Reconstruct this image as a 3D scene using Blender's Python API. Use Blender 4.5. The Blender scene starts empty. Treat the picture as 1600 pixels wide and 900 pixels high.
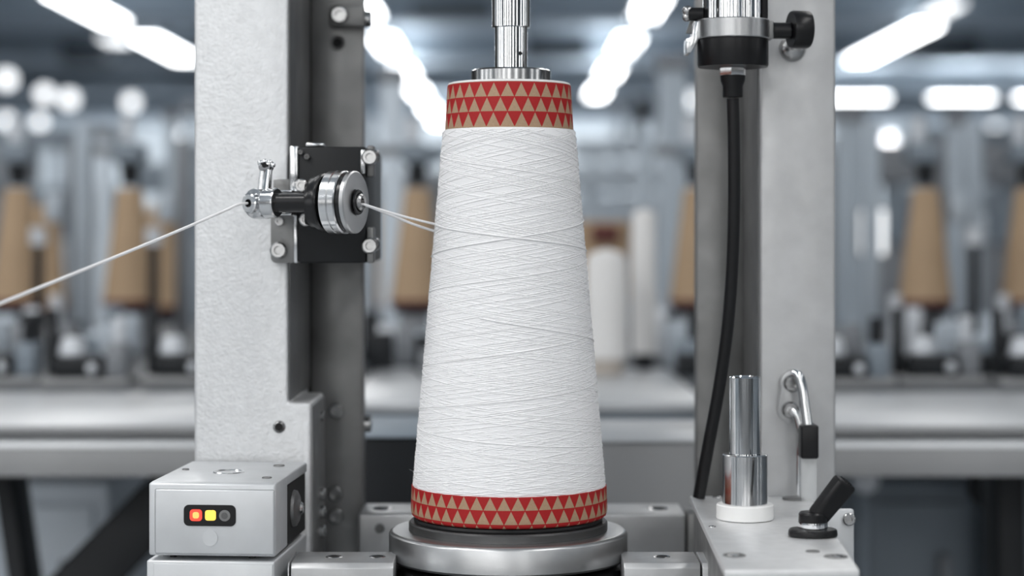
import bpy, bmesh, math, random
from mathutils import Vector, Matrix
random.seed(7)
C = bpy.context.scene.collection
EYE = 1.25           # height of the lens above the floor
F = 3000.0           # focal length in pixels of the 1600-wide frame
HOR = 365.0          # row of the horizon
PI = math.pi

def W(u, v, d):
    """a world point at depth d seen at column u, row v"""
    return Vector(((u - 800) * d / F, d, EYE + (HOR - v) * d / F))
def WX(u, d): return (u - 800) * d / F
def WZ(v, d): return EYE + (HOR - v) * d / F

# ------------------------------------------------------------------ materials
MATS = {}
def mat(name, col, metal=0.0, rough=0.5, **k):
    m = bpy.data.materials.new(name); m.use_nodes = True
    nt = m.node_tree; b = nt.nodes['Principled BSDF']
    b.inputs['Base Color'].default_value = (*col, 1)
    b.inputs['Metallic'].default_value = metal
    b.inputs['Roughness'].default_value = rough
    if 'spec' in k: b.inputs['Specular IOR Level'].default_value = k['spec']
    if 'sheen' in k: b.inputs['Sheen Weight'].default_value = k['sheen']
    if 'coat' in k: b.inputs['Coat Weight'].default_value = k['coat']
    if 'emit' in k:
        b.inputs['Emission Color'].default_value = (*k['emit'], 1)
        b.inputs['Emission Strength'].default_value = k.get('power', 1)
    if 'alpha' in k: b.inputs['Alpha'].default_value = k['alpha']
    if 'trans' in k: b.inputs['Transmission Weight'].default_value = k['trans']
    if 'sss' in k:
        b.inputs['Subsurface Weight'].default_value = k['sss']
        b.inputs['Subsurface Radius'].default_value = (.004, .004, .004)
    need = k.get('bump') or k.get('vary') or k.get('rvary')
    if need:
        tc = nt.nodes.new('ShaderNodeTexCoord'); mp = nt.nodes.new('ShaderNodeMapping')
        mp.inputs['Scale'].default_value = k.get('stretch', (1, 1, 1))
        nt.links.new(tc.outputs['Object'], mp.inputs['Vector'])
    if k.get('bump'):
        s, h = k['bump']
        n = nt.nodes.new('ShaderNodeTexNoise'); n.inputs['Scale'].default_value = s; n.inputs['Detail'].default_value = 3
        nt.links.new(mp.outputs[0], n.inputs['Vector'])
        bp = nt.nodes.new('ShaderNodeBump'); bp.inputs['Strength'].default_value = h; bp.inputs['Distance'].default_value = k.get('bdist', .0004)
        nt.links.new(n.outputs['Fac'], bp.inputs['Height']); nt.links.new(bp.outputs[0], b.inputs['Normal'])
    if k.get('vary'):
        s, a = k['vary']
        n = nt.nodes.new('ShaderNodeTexNoise'); n.inputs['Scale'].default_value = s; n.inputs['Detail'].default_value = 5
        nt.links.new(mp.outputs[0], n.inputs['Vector'])
        r = nt.nodes.new('ShaderNodeValToRGB')
        r.color_ramp.elements[0].position = .3; r.color_ramp.elements[1].position = .7
        r.color_ramp.elements[0].color = (*[c * (1 - a) for c in col], 1)
        r.color_ramp.elements[1].color = (*[min(1, c * (1 + a)) for c in col], 1)
        nt.links.new(n.outputs['Fac'], r.inputs[0]); nt.links.new(r.outputs[0], b.inputs['Base Color'])
    if k.get('rvary'):
        s, lo, hi = k['rvary']
        n = nt.nodes.new('ShaderNodeTexNoise'); n.inputs['Scale'].default_value = s; n.inputs['Detail'].default_value = 4
        nt.links.new(mp.outputs[0], n.inputs['Vector'])
        mr = nt.nodes.new('ShaderNodeMapRange'); mr.inputs['From Min'].default_value = .3; mr.inputs['From Max'].default_value = .7
        mr.inputs['To Min'].default_value = lo; mr.inputs['To Max'].default_value = hi
        nt.links.new(n.outputs['Fac'], mr.inputs[0]); nt.links.new(mr.outputs[0], b.inputs['Roughness'])
    MATS[name] = m
    return m

mat('cast_aluminium', (.68, .69, .70), .55, .42, bump=(430, .65), bdist=.0006, vary=(190, .05), rvary=(300, .36, .5))
mat('brushed_aluminium', (.50, .505, .51), .6, .38, bump=(500, .1), vary=(60, .06), rvary=(80, .3, .46))
mat('table_aluminium', (.74, .745, .75), .45, .38, bump=(900, .3), vary=(120, .05))
mat('box_aluminium', (.60, .615, .63), .5, .4, vary=(40, .05), rvary=(60, .34, .46))
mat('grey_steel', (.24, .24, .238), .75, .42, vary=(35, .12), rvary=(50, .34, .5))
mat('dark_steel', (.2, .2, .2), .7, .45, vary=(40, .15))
mat('cap_steel', (.50, .505, .51), 1, .2)
mat('step_steel', (.12, .12, .12), .8, .35)
mat('chrome', (.86, .87, .88), 1, .07)
mat('polished_steel', (.74, .745, .75), 1, .16, rvary=(40, .12, .22))
mat('turned_steel', (.52, .525, .53), 1, .3, rvary=(60, .28, .36), bump=(900, .08), stretch=(.15, .15, 4))
mat('bolt_steel', (.42, .42, .42), 1, .24)
mat('black_plastic', (.007, .007, .008), 0, .32, spec=.32)
mat('black_block', (.009, .010, .0115), 0, .45, spec=.3)
mat('black_anodised', (.008, .008, .009), 0, .25, spec=.45)
mat('black_rubber', (.008, .008, .009), 0, .4, spec=.3)
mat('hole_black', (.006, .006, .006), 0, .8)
mat('white_nylon', (.86, .86, .85), 0, .4, sss=.3)
mat('yarn_white', (.87, .87, .88), 0, .85, sheen=.2, spec=.2, bump=(2600, .3))
mat('thread_white', (.88, .88, .89), 0, .85, spec=.2)
mat('white_paper', (.84, .83, .82), 0, .8)
mat('acrylic', (.85, .87, .88), 0, .12, alpha=.35)
mat('lamp_red', (.7, .05, .03), 0, .3, emit=(1, .06, .035), power=1.0)
mat('lamp_orange', (.9, .4, .1), 0, .3, emit=(1, .36, .10), power=1.1)
mat('lamp_yellow', (.9, .7, .1), 0, .3, emit=(1, .58, .075), power=.82)
mat('lamp_off', (.10, .10, .10), 0, .3)
mat('lamp_off_rim', (.19, .19, .19), 0, .35)
# hall
mat('wall_paint', (.58, .64, .69), 0, .7, vary=(.6, .12))
mat('wall_dark', (.20, .205, .21), 0, .7)
mat('ceiling_paint', (.56, .63, .70), 0, .8, vary=(.5, .12))
mat('beam_paint', (.30, .35, .40), 0, .6)
mat('duct_paint', (.06, .072, .085), 0, .6)
mat('floor_paint', (.38, .40, .42), 0, .35, vary=(1.5, .15))
mat('strip_light', (1, 1, 1), 0, .5, emit=(.97, .985, 1), power=11)
mat('dim_light', (1, 1, 1), 0, .5, emit=(.96, .98, 1), power=2.2)
mat('work_lamp_white', (1, 1, 1), 0, .5, emit=(.95, .98, 1), power=1.2)
mat('kraft_card', (.46, .325, .205), 0, .75, vary=(8, .06))
mat('kraft_red', (.13, .035, .03), 0, .7)
mat('bench_top', (.56, .58, .60), .3, .35, vary=(6, .08))
mat('deck_dark', (.10, .11, .12), .3, .5, vary=(9, .3))
mat('bench_cover', (.82, .84, .86), .2, .4)
mat('bench_edge', (.27, .275, .28), .2, .5)
mat('bench_face', (.33, .335, .34), .2, .5, vary=(6, .1))
mat('station_post', (.42, .48, .54), .1, .45)
mat('pale_post', (.62, .69, .76), .1, .45)
mat('station_grey', (.24, .255, .275), .2, .5)
mat('station_light', (.68, .71, .75), .2, .35)
mat('station_black', (.013, .015, .018), 0, .5, spec=.3)
mat('machine_blue', (.24, .285, .33), .1, .5, vary=(3, .2))
mat('machine_pale', (.5, .56, .62), .1, .5, vary=(3, .15))
mat('cabinet_light', (.78, .85, .92), .1, .5)
mat('cabinet_blue', (.22, .26, .30), .1, .5)
mat('bobbin_white', (.80, .79, .78), 0, .8)
mat('bobbin_beige', (.52, .47, .42), 0, .8)
mat('cover_grey', (.30, .305, .31), .2, .5, vary=(5, .06))

def pattern_mat(name, rows_pitch):
    """printed paper: rows of kraft triangles on red; UV.x counts triangles, UV.y counts rows from the bottom"""
    m = bpy.data.materials.new(name); m.use_nodes = True
    nt = m.node_tree; b = nt.nodes['Principled BSDF']; L = nt.links.new
    b.inputs['Roughness'].default_value = .6; b.inputs['Specular IOR Level'].default_value = .3
    def mth(op, a, b_=None):
        n = nt.nodes.new('ShaderNodeMath'); n.operation = op
        for i, x in enumerate((a, b_)):
            if x is None: continue
            if isinstance(x, (int, float)): n.inputs[i].default_value = x
            else: L(x, n.inputs[i])
        return n.outputs[0]
    uv = nt.nodes.new('ShaderNodeUVMap'); uv.uv_map = 'UVMap'
    sp = nt.nodes.new('ShaderNodeSeparateXYZ'); L(uv.outputs[0], sp.inputs[0])
    row = mth('FLOOR', sp.outputs[1]); fv = mth('FRACT', sp.outputs[1])
    x = mth('FRACT', mth('ADD', sp.outputs[0], mth('MULTIPLY', row, .5)))
    t = mth('DIVIDE', mth('SUBTRACT', fv, .05), .93)        # 0 at a triangle's base, 1 at its tip
    half = mth('MULTIPLY', mth('SUBTRACT', 1.0, t), .475)
    inside = mth('LESS_THAN', mth('ABSOLUTE', mth('SUBTRACT', x, .5)), half)
    inside = mth('MULTIPLY', inside, mth('GREATER_THAN', t, 0.0))
    plain = mth('LESS_THAN', sp.outputs[1], 0.06 if rows_pitch else -9)      # kraft strip under the lowest row of the top band
    inside = mth('MAXIMUM', inside, plain)
    n = nt.nodes.new('ShaderNodeTexNoise'); n.inputs['Scale'].default_value = 900; n.inputs['Detail'].default_value = 3
    tc = nt.nodes.new('ShaderNodeTexCoord'); L(tc.outputs['Object'], n.inputs['Vector'])
    kr = nt.nodes.new('ShaderNodeValToRGB'); kr.color_ramp.elements[0].color = (.33, .215, .132, 1); kr.color_ramp.elements[1].color = (.45, .31, .205, 1)
    rd = nt.nodes.new('ShaderNodeValToRGB'); rd.color_ramp.elements[0].color = (.32, .010, .011, 1); rd.color_ramp.elements[1].color = (.40, .014, .015, 1)
    L(n.outputs['Fac'], kr.inputs[0]); L(n.outputs['Fac'], rd.inputs[0])
    mx = nt.nodes.new('ShaderNodeMix'); mx.data_type = 'RGBA'
    L(inside, mx.inputs['Factor']); L(rd.outputs[0], mx.inputs['A']); L(kr.outputs[0], mx.inputs['B'])
    L(mx.outputs['Result'], b.inputs['Base Color'])
    bp = nt.nodes.new('ShaderNodeBump'); bp.inputs['Strength'].default_value = .15; bp.inputs['Distance'].default_value = .0002
    L(n.outputs['Fac'], bp.inputs['Height']); L(bp.outputs[0], b.inputs['Normal'])
    MATS[name] = m
pattern_mat('printed_paper_top', True)
pattern_mat('printed_paper_bottom', False)

# ------------------------------------------------------------------ mesh builder
ORG = {}
def frame_of(axis):
    a = Vector(axis).normalized()
    x = a.orthogonal().normalized() if abs(a.z) < .99 else Vector((1, 0, 0))
    if abs(a.z) < .99: x = a.cross(Vector((0, 0, 1))).normalized()
    y = a.cross(x).normalized()
    return x, y, a

class MB:
    def __init__(s): s.bm = bmesh.new(); s.uv = None
    def _bevel(s, verts, r, seg):
        es = list({e for v in verts for e in v.link_edges})
        if r > 0: bmesh.ops.bevel(s.bm, geom=es, offset=r, segments=seg, profile=.5, affect='EDGES')
    def box(s, lo, hi, bevel=0, seg=2, yaw=0, pivot=None):
        lo, hi = Vector(lo), Vector(hi)
        t = bmesh.new()
        bmesh.ops.create_cube(t, size=1)
        for v in t.verts: v.co = Vector(((lo.x + hi.x) / 2 + v.co.x * (hi.x - lo.x), (lo.y + hi.y) / 2 + v.co.y * (hi.y - lo.y), (lo.z + hi.z) / 2 + v.co.z * (hi.z - lo.z)))
        if bevel: bmesh.ops.bevel(t, geom=list(t.edges), offset=bevel, segments=seg, profile=.5, affect='EDGES')
        if yaw:
            p = Vector(pivot) if pivot is not None else (lo + hi) / 2
            bmesh.ops.rotate(t, verts=t.verts, cent=p, matrix=Matrix.Rotation(yaw, 3, 'Z'))
        s.add(t); return s
    def add(s, t):
        me = bpy.data.meshes.new('tmp'); t.to_mesh(me); t.free(); s.bm.from_mesh(me); bpy.data.meshes.remove(me)
    def prism(s, pts, direc, bevel=0, seg=2):
        """polygon pts (3d, planar) extruded by the vector direc"""
        t = bmesh.new(); d = Vector(direc)
        a = [t.verts.new(Vector(p)) for p in pts]; b = [t.verts.new(Vector(p) + d) for p in pts]
        t.faces.new(a); t.faces.new(list(reversed(b)))
        n = len(pts)
        for i in range(n): t.faces.new((a[i], b[i], b[(i + 1) % n], a[(i + 1) % n]))
        bmesh.ops.recalc_face_normals(t, faces=t.faces)
        if bevel: bmesh.ops.bevel(t, geom=list(t.edges), offset=bevel, segments=seg, profile=.5, affect='EDGES')
        s.add(t); return s
    def lathe(s, prof, org, axis=(0, 0, 1), seg=48, uvs=None, ucount=1, phase=0, scale=(1, 1)):
        x, y, a = frame_of(axis); o = Vector(org)
        if uvs and s.uv is None: s.uv = s.bm.loops.layers.uv.new('UVMap')
        rings = []
        for r, t in prof:
            if r <= 1e-9: rings.append([s.bm.verts.new(o + a * t)])
            else: rings.append([s.bm.verts.new(o + a * t + x * (r * scale[0] * math.cos(2 * PI * i / seg + phase)) + y * (r * scale[1] * math.sin(2 * PI * i / seg + phase))) for i in range(seg)])
        for k in range(len(rings) - 1):
            A, B = rings[k], rings[k + 1]
            for i in range(seg):
                j = (i + 1) % seg
                if len(A) == 1 and len(B) == 1: continue
                if len(A) == 1: vs = (A[0], B[i], B[j])
                elif len(B) == 1: vs = (A[i], A[j], B[0])
                else: vs = (A[i], A[j], B[j], B[i])
                f = s.bm.faces.new(vs)
                if uvs:
                    q = [(i, k), (i + 1, k), (i + 1, k + 1), (i, k + 1)]
                    if len(vs) == 4:
                        for lp, (ii, kk) in zip(f.loops, q): lp[s.uv].uv = (ii / seg * ucount, uvs[kk])
        return s
    def cyl(s, p0, p1, r, r1=None, seg=32, ch=0):
        p0, p1 = Vector(p0), Vector(p1); L = (p1 - p0).length; r1 = r if r1 is None else r1
        if ch: pr = [(0, 0), (r - ch, 0), (r, ch), (r1, L - ch), (r1 - ch, L), (0, L)]
        else: pr = [(0, 0), (r, 0), (r1, L), (0, L)]
        return s.lathe(pr, p0, p1 - p0, seg)
    def ball(s, c, r, seg=16, sc=(1, 1, 1)):
        t = bmesh.new(); bmesh.ops.create_uvsphere(t, u_segments=seg, v_segments=seg // 2 + 2, radius=r)
        for v in t.verts: v.co = Vector(c) + Vector((v.co.x * sc[0], v.co.y * sc[1], v.co.z * sc[2]))
        s.add(t); return s
    def tube(s, pts, r, seg=12):
        pts = [Vector(p) for p in pts]; rings = []; up = None
        for i, p in enumerate(pts):
            d = (pts[min(i + 1, len(pts) - 1)] - pts[max(i - 1, 0)]).normalized()
            if up is None: up = d.orthogonal().normalized()
            up = (up - d * up.dot(d)).normalized(); q = d.cross(up)
            rr = r[i] if isinstance(r, (list, tuple)) else r
            rings.append([s.bm.verts.new(p + up * rr * math.cos(2 * PI * k / seg) + q * rr * math.sin(2 * PI * k / seg)) for k in range(seg)])
        for A, B in zip(rings, rings[1:]):
            for k in range(seg): s.bm.faces.new((A[k], A[(k + 1) % seg], B[(k + 1) % seg], B[k]))
        s.bm.faces.new(list(reversed(rings[0]))); s.bm.faces.new(rings[-1])
        return s
    def bolt(s, c, axis, r, h, socket=True):
        """cap screw: head of radius r standing h out of c along axis"""
        if socket: pr = [(0, h * .35), (r * .45, h * .35), (r * .5, h), (r * .82, h), (r, h * .8), (r, 0), (0, 0)]
        else: pr = [(0, h), (r * .5, h * .92), (r * .85, h * .6), (r, h * .2), (r, 0), (0, 0)]
        s.lathe([(a, b) for a, b in pr], c, axis, 24)
        return s
    def build(s, name, m, parent=None, origin=None, smooth=31):
        o_w = ORG[parent.name] if parent is not None else Vector(origin if origin is not None else (0, 0, 0))
        me = bpy.data.meshes.new(name)
        bmesh.ops.recalc_face_normals(s.bm, faces=s.bm.faces)
        bmesh.ops.translate(s.bm, verts=s.bm.verts, vec=-o_w)
        s.bm.to_mesh(me); s.bm.free()
        if smooth:
            me.polygons.foreach_set('use_smooth', [True] * len(me.polygons))
            me.set_sharp_from_angle(angle=math.radians(smooth))
        me.materials.append(MATS[m])
        o = bpy.data.objects.new(name, me); C.objects.link(o)
        if parent is not None: o.parent = parent; ORG[o.name] = o_w
        else: o.location = o_w; ORG[o.name] = o_w
        return o

def tag(o, label, cat, group=None):
    o['label'] = label; o['category'] = cat
    if group: o['group'] = group
    return o
def thing(name, label, cat, loc, group=None):
    o = bpy.data.objects.new(name, None); C.objects.link(o); o.empty_display_size = .02
    o.location = loc; ORG[o.name] = Vector(loc)
    return tag(o, label, cat, group)
def struct(o): o['kind'] = 'structure'; return o
def note(o, label): o['label'] = label; return o
def copy_thing(root, loc, label):
    r = root.copy(); C.objects.link(r); r.location = loc; r['label'] = label
    for ch in list(root.children):
        c = ch.copy(); C.objects.link(c); c.parent = r
        for g in list(ch.children):
            q = g.copy(); C.objects.link(q); q.parent = c
    return r

# ================================================================== the hall
HX, HY0, HY1, HZ = 12.0, -8.0, 40.0, 3.5
struct(MB().box((-HX, HY0, -.1), (HX, HY1, 0)).build('floor', 'floor_paint'))
struct(MB().box((-HX, HY0, HZ), (HX, HY1, HZ + .1)).build('ceiling', 'ceiling_paint'))
struct(MB().box((-HX - .1, HY0, 0), (-HX, HY1, HZ)).build('wall_left', 'wall_paint'))
struct(MB().box((HX, HY0, 0), (HX + .1, HY1, HZ)).build('wall_right', 'wall_paint'))
struct(MB().box((-HX, HY1, 0), (HX, HY1 + .1, HZ)).build('wall_back', 'wall_paint'))
struct(MB().box((-HX, HY0 - .1, 0), (HX, HY0, HZ)).build('wall_front', 'wall_dark'))
for y, h in ((17.0, .34), (21.6, .26), (26.6, .26), (32, .26)):
    struct(MB().box((-HX + .01, y, HZ - h), (HX - .01, y + .35, HZ - .002), .01).build('ceiling_beam', 'beam_paint'))
# unseen glowing panes added behind and beside the lens, for chrome stripes and frontal fill
mat('fill_pane', (1, 1, 1), 0, .3, emit=(1, .99, .975), power=3.6)
mat('fill_window_frame', (.55, .58, .6), .2, .4)
wn = 0
def fill_window(c, half, along, inward):
    global wn; wn += 1
    z0, z1 = .7, 3.1
    def bx(m, a0, a1, za, zb, d0, d1, bev=0):
        if along == 'x': m.box((c.x + a0, min(c.y + inward * d0, c.y + inward * d1), za), (c.x + a1, max(c.y + inward * d0, c.y + inward * d1), zb), bev)
        else: m.box((min(c.x + inward * d0, c.x + inward * d1), c.y + a0, za), (max(c.x + inward * d0, c.x + inward * d1), c.y + a1, zb), bev)
    m = MB(); bx(m, -half, half, z0, z1, .002, .012)
    o = struct(m.build(f'fill_window_{wn}', 'fill_pane'))
    m = MB()
    for a in (-half - .05, -.02, half): bx(m, a, a + (.04 if a == -.02 else .05), z0 - .05, z1 + .05, .013, .06, .004)
    for zz in (z0 - .05, (z0 + z1) / 2, z1): bx(m, -half, half, zz, zz + .05, .013, .055, .004)
    o2 = m.build('fill_window_frame', 'fill_window_frame', o); ORG[o.name] = Vector((0, 0, 0))
for x in (-8.6, -6.0, -3.4, -.9, 2.4, 6.6): fill_window(Vector((x, HY0, 0)), .42, 'x', 1)
for y in (-5.5, -2.0, 1.5): fill_window(Vector((-HX, y, 0)), .55, 'y', 1)
for y in (-5.0, -.5): fill_window(Vector((HX, y, 0)), .45, 'y', -1)
# dark air ducts hanging under the ceiling
for (u0, u1, v0, v1, d, lab) in (
        (1432, 1532, 52, 90, 19.5, 'dark hanging air duct at the upper right, right of the slanting strip light'),
        (92, 165, 60, 95, 19.0, 'dark hanging air duct at the upper left, under the bright strip light'),
        (820, 920, 60, 84, 20.0, 'dark hanging air duct right of the chrome spindle, beside the ceiling lights'),
        (640, 770, 2, 22, 16.4, 'dark hanging air duct left of the chrome spindle at the top edge'),
        (990, 1024, 150, 215, 12.0, 'dark hanging cabinet left of the grey post beside the right upright')):
    a, b = W(u0, v1, d), W(u1, v0, d)
    th = thing('air_duct', lab, 'duct', (a.x, d, a.z), 'dark air ducts under the ceiling')
    MB().box((a.x, d, a.z), (b.x, d + .5, b.z), .03).build('duct_body', 'duct_paint', th)
    for x in (a.x + .12 * (b.x - a.x), b.x - .12 * (b.x - a.x)): MB().cyl((x, d + .25, b.z), (x, d + .25, HZ), .012, seg=8).build('hanger_rod', 'beam_paint', th)

# strip lights hanging in rows
LZ = 3.05
def strip_light(x, y, lab, along='y', L=1.45, w=.20, m='strip_light', z=LZ, grp='rows of white strip lights'):
    th = thing('strip_light', lab, 'light', (x, y, z), grp)
    hx, hy = (w / 2, L / 2) if along == 'y' else (L / 2, w / 2)
    MB().box((x - hx, y - hy, z), (x + hx, y + hy, z + .03), .006).build('diffuser', m, th)
    MB().box((x - hx - .015, y - hy - .015, z + .0305), (x + hx + .015, y + hy + .015, z + .075), .008).build('housing', 'beam_paint', th)
    for k in (-.7, .7):
        px, py = (x, y + k * hy) if along == 'y' else (x + k * hx, y)
        MB().cyl((px, py, z + .076), (px, py, HZ), .006, seg=6).build('suspension_rod', 'beam_paint', th)
    if L > .5:      # unseen area lamp added above the housing to brighten the ceiling
        l = bpy.data.lights.new('ceiling_fill', 'AREA'); l.shape = 'RECTANGLE'; l.size = w if along == 'y' else L; l.size_y = L if along == 'y' else w
        l.energy = 10; l.color = (.9, .96, 1)
        o = bpy.data.objects.new('ceiling_fill', l); C.objects.link(o); o.location = (x, y, z + .085); o.rotation_euler = (PI, 0, 0)
ys = [15.4 + 3.1 * k for k in range(6)]
nth = ['nearest', 'second', 'third', 'fourth', 'fifth', 'farthest']
for k, y in enumerate(ys):
    strip_light(-1.2, y, f'white strip light left of the spindle, {nth[k]} of its receding row')
for k, y in enumerate(ys[:4]):
    strip_light(1.1, y, f'white strip light right of the spindle, {nth[k]} of its receding row')
strip_light(-3.42, 15.5, 'long white strip light at the top left corner', L=2.1, w=.22)
strip_light(-3.40, 18.9, 'white strip light touching the left upright edge near the top', L=2.2, w=.22)
strip_light(-3.72, 18.0, 'dimmer light between the two bright strips at upper left', L=.5, m='dim_light', w=.2)
strip_light(3.62, 18.4, 'long slanting white strip light right of the right upright', L=3.4, w=.22)
strip_light(3.5, 15.6, 'dim strip light at the top edge on the right', L=.9, m='dim_light', w=.16)
for x, lab in ((4.62, 'first white strip light of the level row beside the right upright'), (6.02, 'second white strip light of the level row on the right'), (7.12, 'last white strip light of the level row, cut by the right edge')):
    strip_light(x, 25.7, lab, along='x', L=.80 if x < 7 else .7, w=.24)
for (u, v, d, lab) in ((205, 160, 26.3, 'small round-looking lamp alone, left of the left upright'),
                       (70, 147, 25.0, 'left lamp of the touching pair at upper left'),
                       (108, 155, 24.0, 'right lamp of the touching pair at upper left'),
                       (10, 124, 22.5, 'upper small lamp at the left edge'),
                       (10, 188, 30.0, 'lower small lamp at the left edge'),
                       (62, 190, 31.0, 'faint lamp below the touching pair at upper left'),
                       (290, 210, 33.0, 'faint lamp half hidden by the left upright'),
                       (1391, 218, 34.0, 'upper lamp of the slanting pair right of the right upright'),
                       (1362, 245, 36.0, 'lower lamp of the slanting pair right of the right upright'),
                       (1457, 212, 33.0, 'faint lamp under the level strip lights on the right'),
                       (1555, 202, 32.0, 'wide lamp under the last level strip lights on the right'),
                       (1045, 112, 21.0, 'small lamp beside the sensor clamp, upper one'),
                       (1075, 157, 24.0, 'small lamp beside the sensor clamp, lower one')):
    p = W(u, v, d)
    th = thing('round_lamp', lab, 'lamp', p, 'small far round lamps')
    MB().ball(p, .10, 20).build('globe', 'dim_light', th)
    MB().cyl(p + Vector((0, 0, .0985)), p + Vector((0, 0, .16)), .05, .03, 16).build('lamp_cap', 'beam_paint', th)
    MB().cyl(p + Vector((0, 0, .1605)), (p.x, p.y, HZ), .006, seg=6).build('suspension_rod', 'beam_paint', th)

# the same rows carry on over and behind the lens: area lamps
def area(x, y, p, sx=.3, sy=1.9):
    l = bpy.data.lights.new('hall_or_fill_lamp', 'AREA'); l.shape = 'RECTANGLE'; l.size = sx; l.size_y = sy; l.energy = p; l.color = (1, .985, .965)
    o = bpy.data.objects.new('hall_or_fill_lamp', l); C.objects.link(o); o.location = (x, y, LZ); return o
for x in (-8, -4.6, -2.3, 0, 2.3, 5.4, 9):      # unseen area lamps added to brighten the dark far wall
    o = area(x, 33.2, 150, 1.6, .3); o.rotation_euler = (math.radians(58), 0, 0)
for x, wgt in ((-3.4, 1.6), (-1.2, 1.35), (1.1, .8), (3.5, .65)):
    for k in range(-7, 0):
        y = 15.4 + 3.1 * k
        area(x, y, 12.5 * wgt * (1.8 if y < 0 else .9))

# ================================================================== background machines
BT = WZ(665, 1.9)                       # bench top height
def bench(x0, x1, label, legs, name='machine_bench'):
    th = thing(name, label, 'bench', (0.5 * (x0 + x1), 2.6, 0))
    t = WZ(678, 1.9)
    MB().box((x0, 1.9, t), (x1, 2.30, BT), .001).build('bench_top', 'bench_top', th)
    MB().box((x0, 2.3005, t), (x1, 3.9, BT), .001).build('machine_deck', 'deck_dark', th)
    MB().box((x0 + .001, 1.8965, t + .0002), (x1 - .001, 1.8998, BT - .0006), .0004).build('front_edge', 'bench_edge', th)
    lz = WZ(700, 1.85)
    MB().box((x0, 1.93, lz + .0002), (x1, 3.8, t - .0002)).build('under_rail', 'bench_face', th)
    MB().box((x0, 1.85, WZ(745, 1.85)), (x1, 2.4, lz), .0012).build('lower_ledge', 'bench_face', th)
    MB().box((x0, 1.849, lz + .0001), (x1, 1.929, lz + .0022), .0006).build('ledge_cover', 'bench_cover', th)
    for x, lean, wd in legs:
        z1 = WZ(745, 1.85) - .0005
        MB().prism([(x, 2.0, z1), (x + wd, 2.0, z1), (x + wd + lean, 2.0, 0), (x + lean, 2.0, 0)], (0, .07, 0), .004).build('leg', 'station_black', th)
    return th
bench(-1.6, -.196, 'long grey bench with a bright edge behind the left upright', ((-.545, .15, .02), (-.36, -1.0, .08)))
bench(.226, 1.6, 'long grey bench with a bright edge behind the right upright', ((.505, .02, .03), (.80, .0, .04)))
# under-bench cabinets
def cabinet(u0, u1, v0, d, label, m):
    a = W(u0, v0, d); b = W(u1, v0, d)
    th = thing('bench_cabinet', label, 'cabinet', ((a.x + b.x) / 2, d, 0))
    MB().box((a.x, d, .05), (b.x, d + .5, a.z), .012).build('cabinet_body', m, th)
    MB().box((a.x + .02, d - .012, .12), (b.x - .02, d - .001, a.z - .03), .004).build('door', m, th)
    MB().box((b.x - .06, d - .03, a.z - .2), (b.x - .045, d - .0125, a.z - .1), .003).build('handle', 'station_grey', th)
cabinet(-40, 172, 752, 2.5, 'blue grey cabinet under the left bench', 'cabinet_light')
cabinet(1325, 1530, 748, 2.6, 'dark blue grey cabinet under the right bench', 'cabinet_blue')
cabinet(1545, 1700, 752, 2.55, 'second dark cabinet under the right bench, at the right edge', 'cabinet_blue')
th = thing('valve_wheel', 'black round valve wheel under the right bench near the edge', 'valve', W(1545, 765, 2.35))
MB().cyl(W(1545, 762, 2.30), W(1545, 762, 2.34), .026, seg=24, ch=.003).build('wheel', 'station_black', th)
MB().cyl(W(1545, 762, 2.3405), W(1545, 762, 2.54), .009, seg=12).build('stem', 'station_grey', th)
th = thing('glint_ball', 'pale ball added for a blurred glint under the right bench, by the right upright', 'lever', W(1352, 760, 2.3))
MB().ball(W(1352, 750, 2.3), .017).build('ball', 'station_light', th)  # pale ball on a stem, added to stand in for a blurred glint
MB().cyl(W(1352, 752, 2.3) - Vector((0, 0, .016)), (WX(1352, 2.3), 2.3, .0), .007, seg=10).build('stem', 'cabinet_blue', th)

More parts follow.
